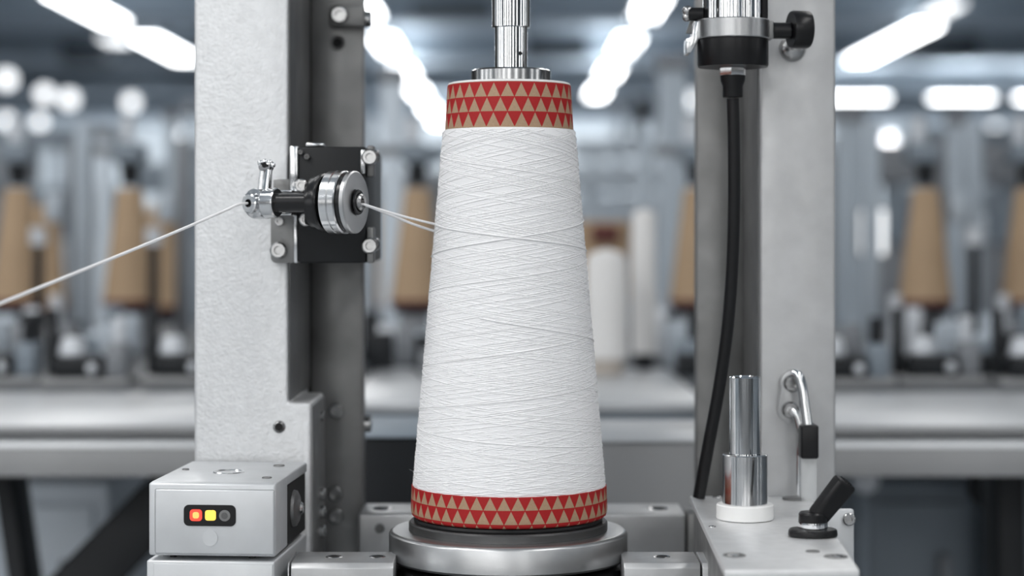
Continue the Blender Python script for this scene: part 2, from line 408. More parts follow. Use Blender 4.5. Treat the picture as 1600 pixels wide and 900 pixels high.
def station(loc, label):
    """one winding position standing on the bench, cone spot at its middle"""
    x, y, z = loc
    th = thing('winding_station', label, 'machine', loc, 'blurred winding stations on the benches')
    P = lambda a, b, c: (x + a, y + b, z + c)
    MB().box(P(-.100, .02, .0), P(-.074, .05, .385), .003).build('post', 'station_post', th)
    MB().box(P(.050, .16, .0), P(.073, .19, .36), .003).build('post', 'station_grey', th)
    MB().cyl(P(0, 0, .054), P(0, 0, .067), .042, seg=32, ch=.002).build('cone_seat', 'station_black', th)
    MB().box(P(-.03, -.03, .0), P(.03, .05, .0535), .004).build('seat_block', 'station_grey', th)
    MB().cyl(P(0, 0, .273), P(0, 0, .31), .015, .018, seg=20).build('spindle_head', 'station_black', th)
    MB().box(P(-.028, -.02, .3105), P(.022, .06, .345), .005).build('head_box', 'machine_blue', th)
    MB().cyl(P(-.008, .02, .3455), P(-.008, .02, .39), .013, seg=20, ch=.003).build('motor', 'station_light', th)
    MB().box(P(-.0735, .022, .325), P(-.0285, .048, .342)).build('arm', 'station_grey', th)
    m = MB(); m.ball(P(-.033, -.35, .028), .024, 20, (1.1, 1, .95)); m.cyl(P(-.033, -.35, 0), P(-.033, -.35, .012), .02, seg=20); m.build('drive_dome', 'station_light', th)
    m = MB(); m.ball(P(.018, -.35, .024), .019, 20, (1.2, 1, .9)); m.cyl(P(.018, -.35, 0), P(.018, -.35, .012), .017, seg=20); m.build('drive_dome', 'machine_pale', th)
    MB().box(P(.052, -.60, 0), P(.073, -.57, .045), .004).build('side_box', 'machine_blue', th)
    MB().box(P(-.085, -.42, 0), P(-.070, -.40, .07), .002).build('side_bar', 'station_black', th)
    MB().cyl(P(.06, -.1, 0), P(.06, -.1, .17), .009, seg=12).build('thread_rod', 'station_black', th)
    MB().cyl(P(.06, -.1, .171), P(.06, -.1, .2), .014, seg=14).build('tension_disc', 'station_light', th)
    MB().box(P(.044, .0, .21), P(.073, .05, .26), .006).build('switch_box', 'machine_pale', th)
    rs = random.Random(23)
    spots = [(-.078, -.74, .040, .030), (.056, -.75, .030, .036), (-.078, -.69, .034, .045), (.050, -.66, .042, .050), (-.020, -.62, .036, .052),
             (-.082, -.56, .030, .066), (.010, -.52, .028, .058), (-.046, -.47, .022, .074), (.060, -.42, .026, .082), (-.088, -.32, .022, .075),
             (.048, -.26, .034, .062), (-.055, -.22, .040, .048), (.000, -.17, .03, .045), (-.086, -.17, .02, .09)]
    cols = ['station_black', 'station_grey', 'machine_blue', 'station_black', 'station_black', 'machine_pale', 'station_grey', 'station_black', 'machine_blue', 'station_light', 'machine_pale', 'station_black', 'station_grey', 'station_light']
    for kk, ((a, b_, w_, hh), cm) in enumerate(zip(spots, cols)):
        if kk % 5 == 3: MB().cyl(P(a, b_, .0002), P(a, b_, hh), w_ * .5, seg=20, ch=.002).build('small_motor', cm, th)
        else: MB().box(P(a - w_ / 2, b_ - .014, .0002), P(a + w_ / 2, b_ + .014, hh), .003).build('unit_box', cm, th)
    MB().box(P(-.1, -.12, .0001), P(.073, -.09, .018), .002).build('wire_duct', 'station_grey', th)
    return th
def kraft_cone(x, y, z, label, h=.2, rb=.0465, rt=.0225):
    th = thing('kraft_cone', label, 'cone', (x, y, z), 'tan cones on the winding stations')
    MB().lathe([(0, .006), (rb, .006), (rt, h - .006), (rt - .003, h), (rt * .5, h), (rt * .5, h - .02), (0, h - .02)], (x, y, z), seg=40).build('cone_shell', 'kraft_card', th)
    MB().lathe([(0, 0), (rb + .0012, 0), (rb + .0008, .009), (rb * .9, .009)], (x, y, z), seg=40).build('base_band', 'kraft_red', th)
    return th
SD = 3.3
labs = {28: ('station at the left edge of the photo, under a tan cone', 'tan cone cut by the left edge of the photo'),
        203: ('station under the tan cone left of the left upright', 'tan cone left of the left upright, behind the slanting thread'),
        652: ('station between left upright and the white yarn cone', 'tan cone between the left upright and the white yarn cone'),
        1088: ('station half hidden behind the right upright', 'tan cone half hidden behind the right upright'),
        1446: ('station under the tan cone right of the right upright', 'tan cone right of the right upright, whole in view'),
        1606: ('station at the right edge of the photo, under a tan cone', 'tan cone cut by the right edge of the photo')}
first = None
for u, (ls, lc) in labs.items():
    loc = Vector((WX(u, SD), SD, BT + .0003))
    if first is None: first = station(loc, 'blurred winding ' + ls)
    else: copy_thing(first, loc, 'blurred winding ' + ls)
    kraft_cone(loc.x, loc.y, loc.z + .0675, lc)
# drive units standing along the front of the decks
def drive_unit(x, y, label, k):
    rs = random.Random(k); z = BT + .0003
    th = thing('drive_unit', label, 'machine', (x, y, z), 'small drive units along the benches')
    P = lambda a, b, c: (x + a, y + b, z + c)
    MB().box(P(-.056, -.03, 0), P(.056, .05, .010), .003).build('base_plate', 'bench_face', th)
    MB().box(P(-.040, -.02, .0102), P(.022, .035, .036), .004).build('clamp_block', 'station_black', th)
    MB().cyl(P(-.020, .005, .0362), P(-.020, .005, .060), .018, .014, 24, .003).build('drive_dome', 'station_light', th)
    MB().box(P(.024, -.015, .0102), P(.050, .03, .052), .004).build('gear_box', ('station_grey', 'machine_blue')[k % 2], th)
    MB().cyl(P(.037, .01, .0522), P(.037, .01, .085), .009, .009, 16, .002).build('thread_post', ('station_light', 'station_black')[k % 2], th)
    MB().box(P(-.054, .01, .0102), P(-.043, .03, .095), .002).build('upright_bar', 'station_black', th)
    MB().box(P(.004, .038, .0102), P(.022, .048, .075), .002).build('rear_bar', ('machine_pale', 'station_grey')[k % 2], th)
    MB().ball(P(.010, -.024, .022), .007, 14).build('knob', 'station_light', th)
for k, x in enumerate((-.29, -.41, -.53, -.65)):
    drive_unit(x, 2.40 + .03 * (k % 2), 'small dark drive unit on the left bench, ' + ('nearest to', 'second from', 'third from', 'fourth from')[k] + ' the left upright', k)
for k, x in enumerate((.42, .54, .66)):
    drive_unit(x, 2.40 + .03 * (k % 2), 'small dark drive unit on the right bench, ' + ('nearest to', 'second from', 'third from')[k] + ' the right upright', k + 5)
# second row of cones, further back
for (u, d, lab) in ((252, 4.3, 'shaded tan cone just right of the left whole tan cone'),
                    (70, 4.3, 'shaded tan cone behind the one cut by the left edge'),
                    (585, 4.4, 'faint tan cone touching the right edge of the left upright')):
    z = BT + .02
    kraft_cone(WX(u, d), d, z, lab, h=.235, rb=.05, rt=.03)
    th = thing('cone_stand', 'grey pedestal under the ' + lab.replace('just ', ''), 'stand', (WX(u, d), d, 0), 'pedestals of the second row of cones')
    MB().box((WX(u, d) - .06, d - .06, 0), (WX(u, d) + .06, d + .06, z - .03), .004).build('pedestal', 'station_grey', th)
    MB().cyl((WX(u, d), d, z - .0295), (WX(u, d), d, z - .0005), .045, seg=24).build('cone_seat', 'station_black', th)

# posts of the rows behind
def post(u, v0, d, wpx, m, label, z0=0.0):
    w = wpx * d / F; x = WX(u, d); z1 = WZ(v0, d)
    th = thing('machine_post', label, 'post', (x, d, z0), 'tall posts of the rows behind')
    MB().box((x - w / 2, d, z0 + .02), (x + w / 2, d + w, z1), w * .08).build('shaft', m, th)
    MB().box((x - w * .8, d - w * .3, z0), (x + w * .8, d + w * 1.3, z0 + .0195), .004).build('foot', 'station_grey', th)
    MB().box((x - w * .6, d - w * .1, z1 + .0005), (x + w * .6, d + w * 1.1, z1 + .03), .004).build('cap', 'station_grey', th)
post(160, 215, 4.6, 22, 'pale_post', 'pale blue post between the two left tan cones')
post(266, 190, 4.9, 18, 'station_post', 'grey post left of the left upright, right of a tan cone')
post(293, 180, 4.2, 14, 'station_post', 'narrow grey post touching the left edge of the left upright')
post(613, 128, 4.1, 36, 'pale_post', 'wide pale blue post between left upright and the white yarn cone')
post(578, 205, 4.8, 18, 'station_post', 'narrow grey post beside the right edge of the left upright')
post(1053, 108, 4.1, 44, 'station_post', 'wide grey blue post left of the right upright')
post(1084, 200, 4.8, 14, 'pale_post', 'thin pale post touching the left edge of the right upright')
post(1330, 190, 4.3, 40, 'station_post', 'wide grey blue post touching the right edge of the right upright')
post(1498, 195, 4.2, 28, 'station_post', 'grey post right of the right whole tan cone')
post(1530, 210, 5.2, 16, 'station_post', 'thin grey post near the right edge of the photo')
post(20, 225, 5.2, 22, 'station_post', 'grey post behind the tan cone at the left edge')
post(965, 170, 6.0, 14, 'station_post', 'thin grey post right of the white yarn cone')

# far machine rows
def far_machine(x0, x1, y, h, label, m1, m2, n):
    th = thing('spinning_machine', label, 'machine', ((x0 + x1) / 2, y, 0), 'far machine rows')
    MB().box((x0, y, .12), (x1, y + .7, h * .62), .02).build('body', m1, th)
    MB().box((x0 + .02, y + .25, h * .62 + .001), (x1 - .02, y + .5, h * .80), .02).build('drafting_head', m2, th)
    MB().box((x0, y + .2, h * .93), (x1, y + .32, h), .01).build('creel_rail', m2, th)
    for k in range(n):
        x = x0 + (x1 - x0) * (k + .5) / n
        MB().box((x - .03, y + .23, h * .80 + .001), (x + .03, y + .29, h * .93 - .001), .004).build('creel_post', m1 if k % 2 else m2, th)
    for x in (x0 + .1, (x0 + x1) / 2, x1 - .1):
        MB().box((x - .04, y + .1, 0), (x + .04, y + .6, .119), .004).build('leg', 'station_black', th)
far_machine(-2.9, -1.6, 6.2, 1.52, 'grey blue spinning machine behind the left tan cones', 'machine_blue', 'station_grey', 5)
far_machine(-1.35, -.55, 6.6, 1.5, 'spinning machine behind the left upright', 'station_grey', 'machine_blue', 3)
far_machine(-.5, -.16, 6.4, 1.46, 'spinning machine behind the gap left of the white yarn cone', 'machine_blue', 'station_grey', 3)
far_machine(.16, .75, 7.2, 1.52, 'pale panelled machine right of the white yarn cone', 'machine_pale', 'machine_pale', 2)
far_machine(1.0, 1.75, 6.2, 1.52, 'grey blue spinning machine behind the right whole tan cone', 'machine_blue', 'station_grey', 4)
far_machine(1.8, 2.9, 6.6, 1.52, 'spinning machine behind the tan cone at the right edge', 'station_grey', 'machine_blue', 4)
far_machine(-5.0, -2.6, 12.5, 1.95, 'far pale machine row at the left under the round lamps', 'machine_pale', 'machine_blue', 9)
far_machine(-2.4, -.4, 13.5, 1.9, 'far pale machine row left of the white yarn cone', 'machine_pale', 'machine_blue', 7)
far_machine(.4, 2.4, 13.0, 1.9, 'far pale machine row right of the white yarn cone', 'machine_pale', 'machine_pale', 6)
far_machine(2.6, 5.2, 12.5, 1.95, 'far pale machine row at the right under the level strip lights', 'machine_pale', 'machine_blue', 9)

# middle table behind the white cone
mt = thing('machine_table', 'bright narrow table behind the white yarn cone', 'table', (.02, 2.4, 0))
z = WZ(627, 2.2)
MB().box((-.193, 2.2, z - .012), (.223, 2.75, z), .002).build('table_top', 'bench_top', mt)
MB().box((-.19, 2.21, z - .06), (.22, 2.7, z - .0125), .002).build('apron', 'cabinet_blue', mt)
for x in (-.17, .2): MB().box((x - .02, 2.3, 0), (x + .02, 2.34, z - .0605), .003).build('leg', 'station_black', mt)
# things on it
def bobbin(u, v0, v1, wpx, d, label, m, top):
    x = WX(u, d); zt = WZ(v0, d); zb = z + .0004; r = wpx / 2 * d / F
    th = thing('yarn_bobbin', label, 'bobbin', (x, d, zb), 'yarn bobbins on the middle table')
    h = zt - zb
    MB().lathe([(0, .022), (r, .022), (r * 1.02, h * .5), (r * .98, h - r * .6), (r * .8, h - r * .22), (r * .5, h - .004), (0, h)], (x, d, zb), seg=40).build('yarn_body', m, th)
    MB().cyl((x, d, zb), (x, d, zb + .0215), r * .8, seg=32, ch=.002).build('foot', top, th)
bobbin(948, 388, 560, 66, 2.62, 'wide white yarn bobbin right of the white yarn cone', 'bobbin_white', 'bobbin_beige')
bobbin(1006, 325, 570, 38, 2.72, 'slim tall white bobbin left of the right upright', 'bobbin_white', 'station_black')
rbn = thing('rear_bench', 'low dark bench behind the bright middle table', 'bench', (.015, 3.2, 0))
MB().box((-.193, 2.8, BT - .02), (.223, 3.36, BT), .002).build('bench_top', 'deck_dark', rbn)
for x in (-.17, .2): MB().box((x - .02, 3.1, 0), (x + .02, 3.14, BT - .0205), .003).build('leg', 'station_black', rbn)
# brown box cone in the gap
th = thing('brown_carton', 'brown carton behind the wide white bobbin', 'box', (WX(945, 3.4), 3.4, 0))
MB().box((WX(905, 3.4), 3.4, WZ(470, 3.4)), (WX(985, 3.4), 3.5, WZ(345, 3.4)), .004).build('carton', 'kraft_card', th)
MB().box((WX(925, 3.4), 3.385, WZ(378, 3.4)), (WX(965, 3.4), 3.399, WZ(352, 3.4)), .002).build('label_patch', 'kraft_red', th)
MB().box((WX(905, 3.4), 3.4, 0), (WX(985, 3.4), 3.5, WZ(470, 3.4) - .0005), .004).build('pedestal', 'station_grey', th)
# covers right behind the frame
th = thing('machine_cover', 'plain grey cover box between the white yarn cone and right upright', 'cover', (WX(1000, 1.6), 1.6, 0))
zc = WZ(689, 1.6)
MB().box((WX(872, 1.6), 1.6, .4), (WX(1190, 1.6), 1.78, zc - .0012), .002).build('cover_body', 'cover_grey', th)
MB().box((WX(871, 1.6), 1.598, zc - .001), (WX(1191, 1.6), 1.782, zc + .0005), .0006).build('cover_lid', 'bench_top', th)
MB().box((WX(872, 1.6), 1.61, 0), (WX(1190, 1.6), 1.77, .3995)).build('plinth', 'station_black', th)
th = thing('motor_housing', 'black motor housing between the left upright and white yarn cone', 'housing', (WX(640, 1.6), 1.6, 0))
zc = WZ(682, 1.6)
MB().box((WX(480, 1.6), 1.6, .4), (WX(735, 1.6), 1.775, zc - .0012), .004).build('housing_body', 'station_black', th)
MB().box((WX(480, 1.6), 1.598, zc - .001), (WX(735, 1.6), 1.777, zc + .0004), .0006).build('housing_lid', 'machine_blue', th)
MB().box((WX(482, 1.6), 1.61, 0), (WX(733, 1.6), 1.77, .3995)).build('plinth', 'station_black', th)
# lit panels on the right
for (u0, u1, v0, v1, d, m, lab) in ((1346, 1384, 328, 398, 4.0, 'work_lamp_white', 'white glowing work lamp right of the right upright'),
                                   (1520, 1542, 335, 382, 4.0, 'pale_post', 'small pale panel right of the right whole tan cone')):
    a, b = W(u0, v1, d), W(u1, v0, d)
    th = thing('work_lamp', lab, 'lamp', ((a.x + b.x) / 2, d, 0))
    MB().box((a.x, d, a.z), (b.x, d + .012, b.z), .004).build('lamp_panel', m, th)
    MB().box((a.x - .004, d + .0125, a.z - .004), (b.x + .004, d + .04, b.z + .004), .004).build('lamp_housing', 'station_grey', th)
    MB().cyl(((a.x + b.x) / 2, d + .028, 0), ((a.x + b.x) / 2, d + .028, a.z - .0045), .012, seg=12).build('pole', 'station_post', th)

# ================================================================== left upright
UF = 1.25; UB = 1.385
lx0, lx1, lx2 = WX(303, UF), WX(450, UF), WX(487, UF)
lu = thing('machine_upright', 'broad pale metal upright left of the white yarn cone', 'upright', ((lx0 + lx1) / 2, 1.31, 0))
zt = 2.3
zblk = WZ(629, UF)
m = MB()
m.prism([(lx0, UF, 0), (lx2, UF, 0), (lx2, UF, zblk), (lx1, UF, zblk), (lx1, UF, zt), (lx0, UF, zt)], (0, .082, 0), .0026, 3)
m.box((lx0 + .0003, UF + .0815, 0), (lx1 - .0003, UF + .128, zt), .0005)
lb = m.build('front_profile', 'cast_aluminium', lu)
h = W(436, 667, UF)
MB().lathe([(.0042, -.0004), (.0036, .0004), (.0028, .0010)], (h.x, UF - .0006, h.z), (0, -1, 0), 24).build('hole_rim', 'bolt_steel', lb)
MB().cyl((h.x, UF - .0009, h.z), (h.x, UF + .001, h.z), .0026, seg=20).build('threaded_hole', 'hole_black', lb)
rx0, rx1 = WX(489, UB), WX(568, UB)
rp = MB().box((WX(484, UB), UB, 0), (rx1, UB + .016, zt), .0012).build('rear_plate', 'grey_steel', lu)
MB().box((lx1 - .012, UF + .1285, .3), (WX(487, UB), UB - .0005, zt)).build('gap_fill', 'hole_black', lu)  # black fill; its colour stands in for the dark gap
def bolt(u, v, d, r, hgt, parent, m='bolt_steel', axis=(0, -1, 0), socket=True, name='bolt'):
    p = W(u, v, d); b = MB().bolt(p, axis, r, hgt, socket).build(name, m, parent)
    return b
MB().box((lx1 + .0001, UF + .004, zblk + .0003), (lx1 + .0009, UF + .1275, zt), .0003).build('side_strip', 'dark_steel', lu)  # added dark strip; its colour stands in for shade on the inner face
MB().box((lx2 + .0001, UF + .003, .3), (lx2 + .0006, UF + .081, zblk - .003), .0002).build('side_strip', 'grey_steel', lu)  # added grey strip, painting shade onto the lower block's side
# bolts on the rear plate
for (u, v, r) in ((526, 641, .0055), (524, 771, .0055), (525, 806, .0055)): bolt(u, v, UB - .0002, r, .005, rp)
p = W(527, 67, UB)
MB().lathe([(.0055, 0), (.0048, .0006), (.0036, .0002)], (p.x, UB - .0004, p.z), (0, -1, 0), 24).build('hole_rim', 'dark_steel', rp)
MB().cyl((p.x, UB - .0007, p.z), (p.x, UB + .002, p.z), .0036, seg=20).build('threaded_hole', 'hole_black', rp)
# small tab at the top of the rear plate
tb = MB().box((WX(517, UB), UB - .014, WZ(44, UB)), (WX(572, UB), UB - .0006, WZ(11, UB)), .0014).build('top_tab', 'grey_steel', lu)
bolt(531, 24, UB - .0144, .0062, .006, tb)
bt = W(574, 30, UB - .007); MB().bolt((WX(572, UB) + .0003, UB - .007, bt.z), (1, 0, 0), .006, .004).build('bolt', 'bolt_steel', tb)
bt = W(569, 662, UB + .008); MB().bolt((rx1 + .0002, UB + .008, bt.z), (1, 0, 0), .006, .005).build('bolt', 'bolt_steel', rp)
sm = W(500, 640, 1.31); MB().bolt((lx2 + .0007, 1.305, sm.z - .004), (1, 0, 0), .003, .0018).build('bolt', 'bolt_steel', lb)
for v in (772, 800, 830): MB().bolt((lx2 + .0007, 1.300, WZ(v, 1.3)), (1, 0, 0), .0045, .0035).build('bolt', 'bolt_steel', lb)

# ================================================================== right upright
RF, RB = 1.27, 1.354
ru = thing('machine_upright', 'broad grey metal upright right of the white yarn cone, behind black cable', 'upright', (WX(1246, RF), 1.31, 0))
MB().box((WX(1187, RF), RF, 0), (WX(1306, RF), RB + .02, zt), .0022, 3).build('front_profile', 'brushed_aluminium', ru)
MB().box((WX(1088, RB), RB, 0), (WX(1187, RF) - .0004, RB + .016, zt), .0012).build('rear_plate', 'grey_steel', ru)

MB().box((WX(1187, RF) - .0009, RF + .004, .3), (WX(1187, RF) - .0001, RB - .0002, zt), .0003).build('side_strip', 'dark_steel', ru)  # dark strip added as painted shade over this inner face

# ================================================================== cross beams
zb = WZ(803, 1.33)
cb = thing('cross_beam', 'rear cross beam with bolt holes joining the two uprights behind the turntable', 'beam', (0, 1.355, zb - .03))
MB().box((rx1 + .0006, 1.33, zb - .045), (WX(1072, 1.33), 1.3835, zb), .0018, 3).build('beam_body', 'brushed_aluminium', cb)
MB().box((WX(1073.5, 1.33), 1.325, zb - .045), (WX(1100, 1.33), 1.3535, zb + .001), .0014).build('end_block', 'grey_steel', cb)
for u, v in ((598, 792), (1028, 793)):
    p = W(u, v, 1.357)
    c = MB().lathe([(.0075, 0), (.0068, .0006), (.005, .0002)], (p.x, 1.356, zb), (0, 0, 1), 28).build('hole_rim', 'bolt_steel', cb)
    MB().cyl((p.x, 1.356, zb - .001), (p.x, 1.356, zb + .0003), .005, seg=20).build('socket_hole', 'hole_black', cb)
for u, v, r in ((593, 825, .0032),):
    bolt(u, v, 1.3298, r, .003, cb, 'dark_steel')
# front rails each side of the turntable
zf = WZ(880, 1.14)
def rail(x0, x1, label, seam, hole_u):
    th = thing('support_rail', label, 'rail', ((x0 + x1) / 2, 1.16, zf - .03), 'front support rails')
    prof = [(x0, 1.14, zf - .04), (x0, 1.181, zf - .04), (x0, 1.181, zf), (x0, 1.1425, zf), (x0, 1.14, zf - .003)]
    MB().prism(prof, (seam - .0006 - x0, 0, 0), .0006).build('rail_body', 'brushed_aluminium', th)
    prof = [(seam + .0006, b, c) for _, b, c in prof]
    MB().prism(prof, (x1 - seam - .0006, 0, 0), .0006).build('rail_end', 'brushed_aluminium', th)
    for hu in hole_u:
        px = WX(hu, 1.163)
        MB().lathe([(.0052, 0), (.0046, .0004), (.0034, .0001)], (px, 1.163, zf), (0, 0, 1), 24).build('hole_rim', 'bolt_steel', th)
        MB().cyl((px, 1.163, zf - .001), (px, 1.163, zf + .0002), .0034, seg=16).build('socket_hole', 'hole_black', th)
    return th
rail(WX(446, 1.14) + .0015, -.0705, 'front support rail at the left of the turntable', WX(447, 1.14) + .0022, (522, 590))
rail(.0665, .1235, 'front support rail at the right of the turntable', WX(1096, 1.14), (1034,))

# ================================================================== turntable
TX, TD = WX(794, 1.2), 1.2
px = 1.2 / F
tz = WZ(826, TD)
tt = thing('turntable', 'round polished steel turntable under the white yarn cone', 'turntable', (TX, TD, WZ(990, TD)))
R = 186 * px
MB().lathe([(.045, -.0178), (R - .0016, -.0178), (R, -.0162), (R, -.0022), (R - .0006, -.0012), (R - .0018, -.0003), (R - .0028, 0), (.050, 0)], (TX, TD, tz), seg=128).build('outer_ring', 'turned_steel', tt)
r2 = 155 * px
MB().lathe([(.02, .0001), (r2, .0001), (r2, .0045), (r2 - .001, .0055), (.02, .0055)], (TX, TD, tz), seg=96).build('step_disc', 'step_steel', tt)
MB().lathe([(.0, .0056), (147 * px, .0056), (147.5 * px, .0066), (146 * px, .0080), (143 * px, .0083), (0, .0083)], (TX, TD, tz), seg=96).build('rubber_pad', 'black_rubber', tt)
MB().lathe([(0, -.0181), (.058, -.0181), (.060, -.022), (.060, -.07), (0, -.07)], (TX, TD, tz), seg=64).build('hub', 'black_block', tt)
m = MB()
n = 20
m.lathe([(.0660 + .0075 * math.cos(2 * PI * k / n), -.0275 + .0075 * math.sin(2 * PI * k / n)) for k in range(n + 1)], (TX, TD, tz), seg=96)
m.build('rubber_ring', 'black_rubber', tt)
MB().lathe([(0, -.0702), (.03, -.0702), (.03, -tz + EYE - EYE + .0), (0, -tz)], (TX, TD, tz), seg=32).build('pedestal', 'dark_steel', tt)

# ================================================================== the white yarn cone
CX, CD = WX(795.5, 1.2), 1.2
zb0 = WZ(806, CD)         # bottom of the paper base
yc = thing('yarn_cone', 'tall white yarn cone with red and kraft triangle bands on the turntable', 'cone', (CX, CD, zb0 - .0035))
Z = lambda v: WZ(v, CD) - zb0
# bottom band
prof = [(144 * px, Z(804.6)), (148.5 * px, Z(804)), (151.5 * px, Z(801.5)), (152.8 * px, Z(797)), (153.2 * px, Z(791)), (152.2 * px, Z(757)), (149 * px, Z(756.4))]
uvs = [1 + (777.4 - v) / 20.9 for v in (804.6, 804, 801.5, 797, 791, 757, 756.4)]
m = MB(); m.lathe(prof, (CX, CD, zb0), seg=144, uvs=uvs, ucount=46, phase=.02)
m.build('bottom_band', 'printed_paper_bottom', yc)
# cone bottom closing disc
MB().lathe([(0, Z(804.3)), (144.5 * px, Z(804.3)), (140 * px, Z(795))], (CX, CD, zb0), seg=96).build('cone_base', 'white_paper', yc)
# winding
rb_, rt_ = 150.2 * px, 103.2 * px
vb, vt = 759, 206
prof = [(148 * px, Z(764)), (rb_, Z(vb))] + [(rb_ + (rt_ - rb_) * k / 24, Z(vb + (vt - vb) * k / 24)) for k in range(1, 25)] + [(102.4 * px, Z(204.4)), (100 * px, Z(203.7))]
MB().lathe(prof, (CX, CD, zb0), seg=144).build('yarn_winding', 'yarn_white', yc)
# crossing strands
verts, faces = [], []
def strand(fn, n, r, seg=5):
    base = len(verts)
    pts = [fn(i / (n - 1)) for i in range(n)]
    for i, p in enumerate(pts):
        a = pts[max(i - 1, 0)]; b = pts[min(i + 1, n - 1)]
        d = (b - a).normalized()
        q = Vector((p.x - CX, p.y - CD, 0)).normalized()
        q = (q - d * q.dot(d)).normalized(); s = d.cross(q)
        for k in range(seg):
            an = 2 * PI * k / seg
            verts.append(p + q * (r * math.cos(an)) + s * (r * math.sin(an)))
    for i in range(n - 1):
        for k in range(seg):
            a = base + i * seg + k; b = base + i * seg + (k + 1) % seg
            faces.append((a, b, b + seg, a + seg))
zb_, zt_ = WZ(vb - 1.5, CD), WZ(vt + 1, CD)
def surf(phi, zz, lift=0):
    t = (zz - WZ(vb, CD)) / (WZ(vt, CD) - WZ(vb, CD))
    r = rb_ + (rt_ - rb_) * t + lift
    return Vector((CX + r * math.sin(phi), CD - r * math.cos(phi), zz))
for sgn in (1, -1):
    N = 64
    for k in range(N):
        ph0 = 2 * PI * (k + random.uniform(-.35, .35)) / N
        turns = random.uniform(4.0, 5.4); wob = random.uniform(0, 6.28); lift = random.uniform(-.0003, .00025)
        def fn(t, ph0=ph0, turns=turns, wob=wob, lift=lift):
            zz = zb_ + (zt_ - zb_) * t
            tt_ = t + .012 * math.sin(9 * t + wob)
            return surf(ph0 + sgn * 2 * PI * turns * (tt_ * 1.18 - .18 * tt_ * tt_), zz, lift)
        strand(fn, int(turns * 34), .00034)
# top wraps seen in the photo
def wrap(pA, vA, pB, vB, lift, r, n=60, ext=0.0):
    zA = WZ(vA, CD); zB = WZ(vB, CD)
    def fn(t):
        return surf(math.radians(pA + (pB - pA) * t), zA + (zB - zA) * t, lift)
    strand(fn, n, r)
wrap(-82, 350.2, 250, 431, .0005, .00055, 110)
wrap(-250, 452, 100, 340.5, .0004, .0005, 110)
wrap(-20, 492, 140, 552, .0004, .00042, 60)
wrap(-140, 590, 120, 505, .0003, .00036, 80)
wrap(-130, 470, 90, 405, .0003, .00036, 80)
wrap(-100, 240, 120, 300, .0003, .00034, 80)
wrap(-100, 640, 120, 585, .0003, .00034, 80)
wrap(-110, 660, 120, 700, .0003, .00034, 80)
for k in range(170):      # loose fibres
    ph = random.uniform(0, 2 * PI); zz = random.uniform(zb_, zt_); a = surf(ph, zz, 0)
    out = Vector((math.sin(ph), -math.cos(ph), 0)); L = random.uniform(.0012, .0032)
    dr = (out * random.uniform(.5, 1) + Vector((random.uniform(-.6, .6), random.uniform(-.6, .6), random.uniform(-1, 1)))).normalized()
    c = Vector((random.uniform(-1, 1), random.uniform(-1, 1), random.uniform(-1, 1))) * L * .4
    strand(lambda t, a=a, dr=dr, L=L, c=c: a + dr * L * t + c * t * t, 5, .00006, 3)
me = bpy.data.meshes.new('crossing_strands')
zo = ORG[yc.name]
me.from_pydata([v - zo for v in verts], [], faces)
me.polygons.foreach_set('use_smooth', [True] * len(me.polygons)); me.materials.append(MATS['thread_white'])
o = bpy.data.objects.new('crossing_strands', me); C.objects.link(o); o.parent = yc; o['kind'] = 'stuff'
# top band and rim
prof = [(97 * px, Z(203.6)), (100.6 * px, Z(203.6)), (96.4 * px, Z(136.5)), (95.6 * px, Z(134))]
rowh = 22.6
uvs = [(203.4 - v) / rowh for v in (203.6, 203.6, 136.5, 134)]
m = MB(); m.lathe(prof, (CX, CD, zb0), seg=144, uvs=uvs, ucount=29, phase=.03)
m.build('top_band', 'printed_paper_top', yc)
MB().lathe([(95.5 * px, Z(134.3)), (95.8 * px, Z(133.0)), (94.8 * px, Z(131.2)), (92 * px, Z(130.4)), (66 * px, Z(130.2)), (64 * px, Z(135)), (60 * px, Z(180))], (CX, CD, zb0), seg=144).build('top_rim', 'white_paper', yc)

# ================================================================== upper spindle
SX = WX(798.5, 1.2)
sp = thing('spindle', 'chrome spindle with round cap pressing down into the yarn cone top', 'spindle', (SX, CD, WZ(125, CD)))
rr = 62.5 * px
sz = WZ(130, CD)
hcap = (130 - 109.5) * px
MB().lathe([(0, .0003), (rr - .0004, .0003), (rr, .0008), (rr, hcap - .0010), (rr - .0012, hcap), (.0095, hcap), (0, hcap)], (SX, CD, sz), seg=96).build('cap_disc', 'cap_steel', sp)
MB().lathe([(0, hcap + .0001), (25.5 * px, hcap + .0001), (25.5 * px, .045), (0, .045)], (SX, CD, sz), seg=64).build('rod', 'chrome', sp)
rt2 = 30 * px
t0 = WZ(44, CD) - sz
MB().lathe([(25.6 * px, t0), (rt2 - .0005, t0), (rt2, t0 + .0006), (rt2, t0 + .5), (0, t0 + .5)], (SX, CD, sz), seg=64).build('sleeve', 'chrome', sp)
q = W(813, 83, CD - 25 * px)
MB().cyl((q.x, CD - 22.5 * px, q.z), (q.x, CD - 21.2 * px, q.z), .0012, seg=16).build('set_hole', 'hole_black', sp)

# ================================================================== control box (left front)
YAW = math.radians(-4.2)
piv = Vector((WX(237, 1.14), 1.14, 0))
def yawp(p): return Matrix.Rotation(YAW, 3, 'Z') @ (Vector(p) - piv) + piv
bx0, bx1 = WX(232, 1.14), WX(446, 1.14) - .0055
bz1, bz0 = WZ(754, 1.14), WZ(868, 1.14)
bd = .104
ct = thing('control_box', 'silver control box with red and yellow lamps in front of left upright', 'control box', (WX(340, 1.14), 1.19, bz0 - .002))
def ybox(lo, hi, bevel, name, m, parent, seg=3):
    b = MB().box(lo, hi, bevel, seg)
    for v in b.bm.verts: v.co = yawp(v.co)
    return b.build(name, m, parent)
bx1 = WX(433, 1.14)
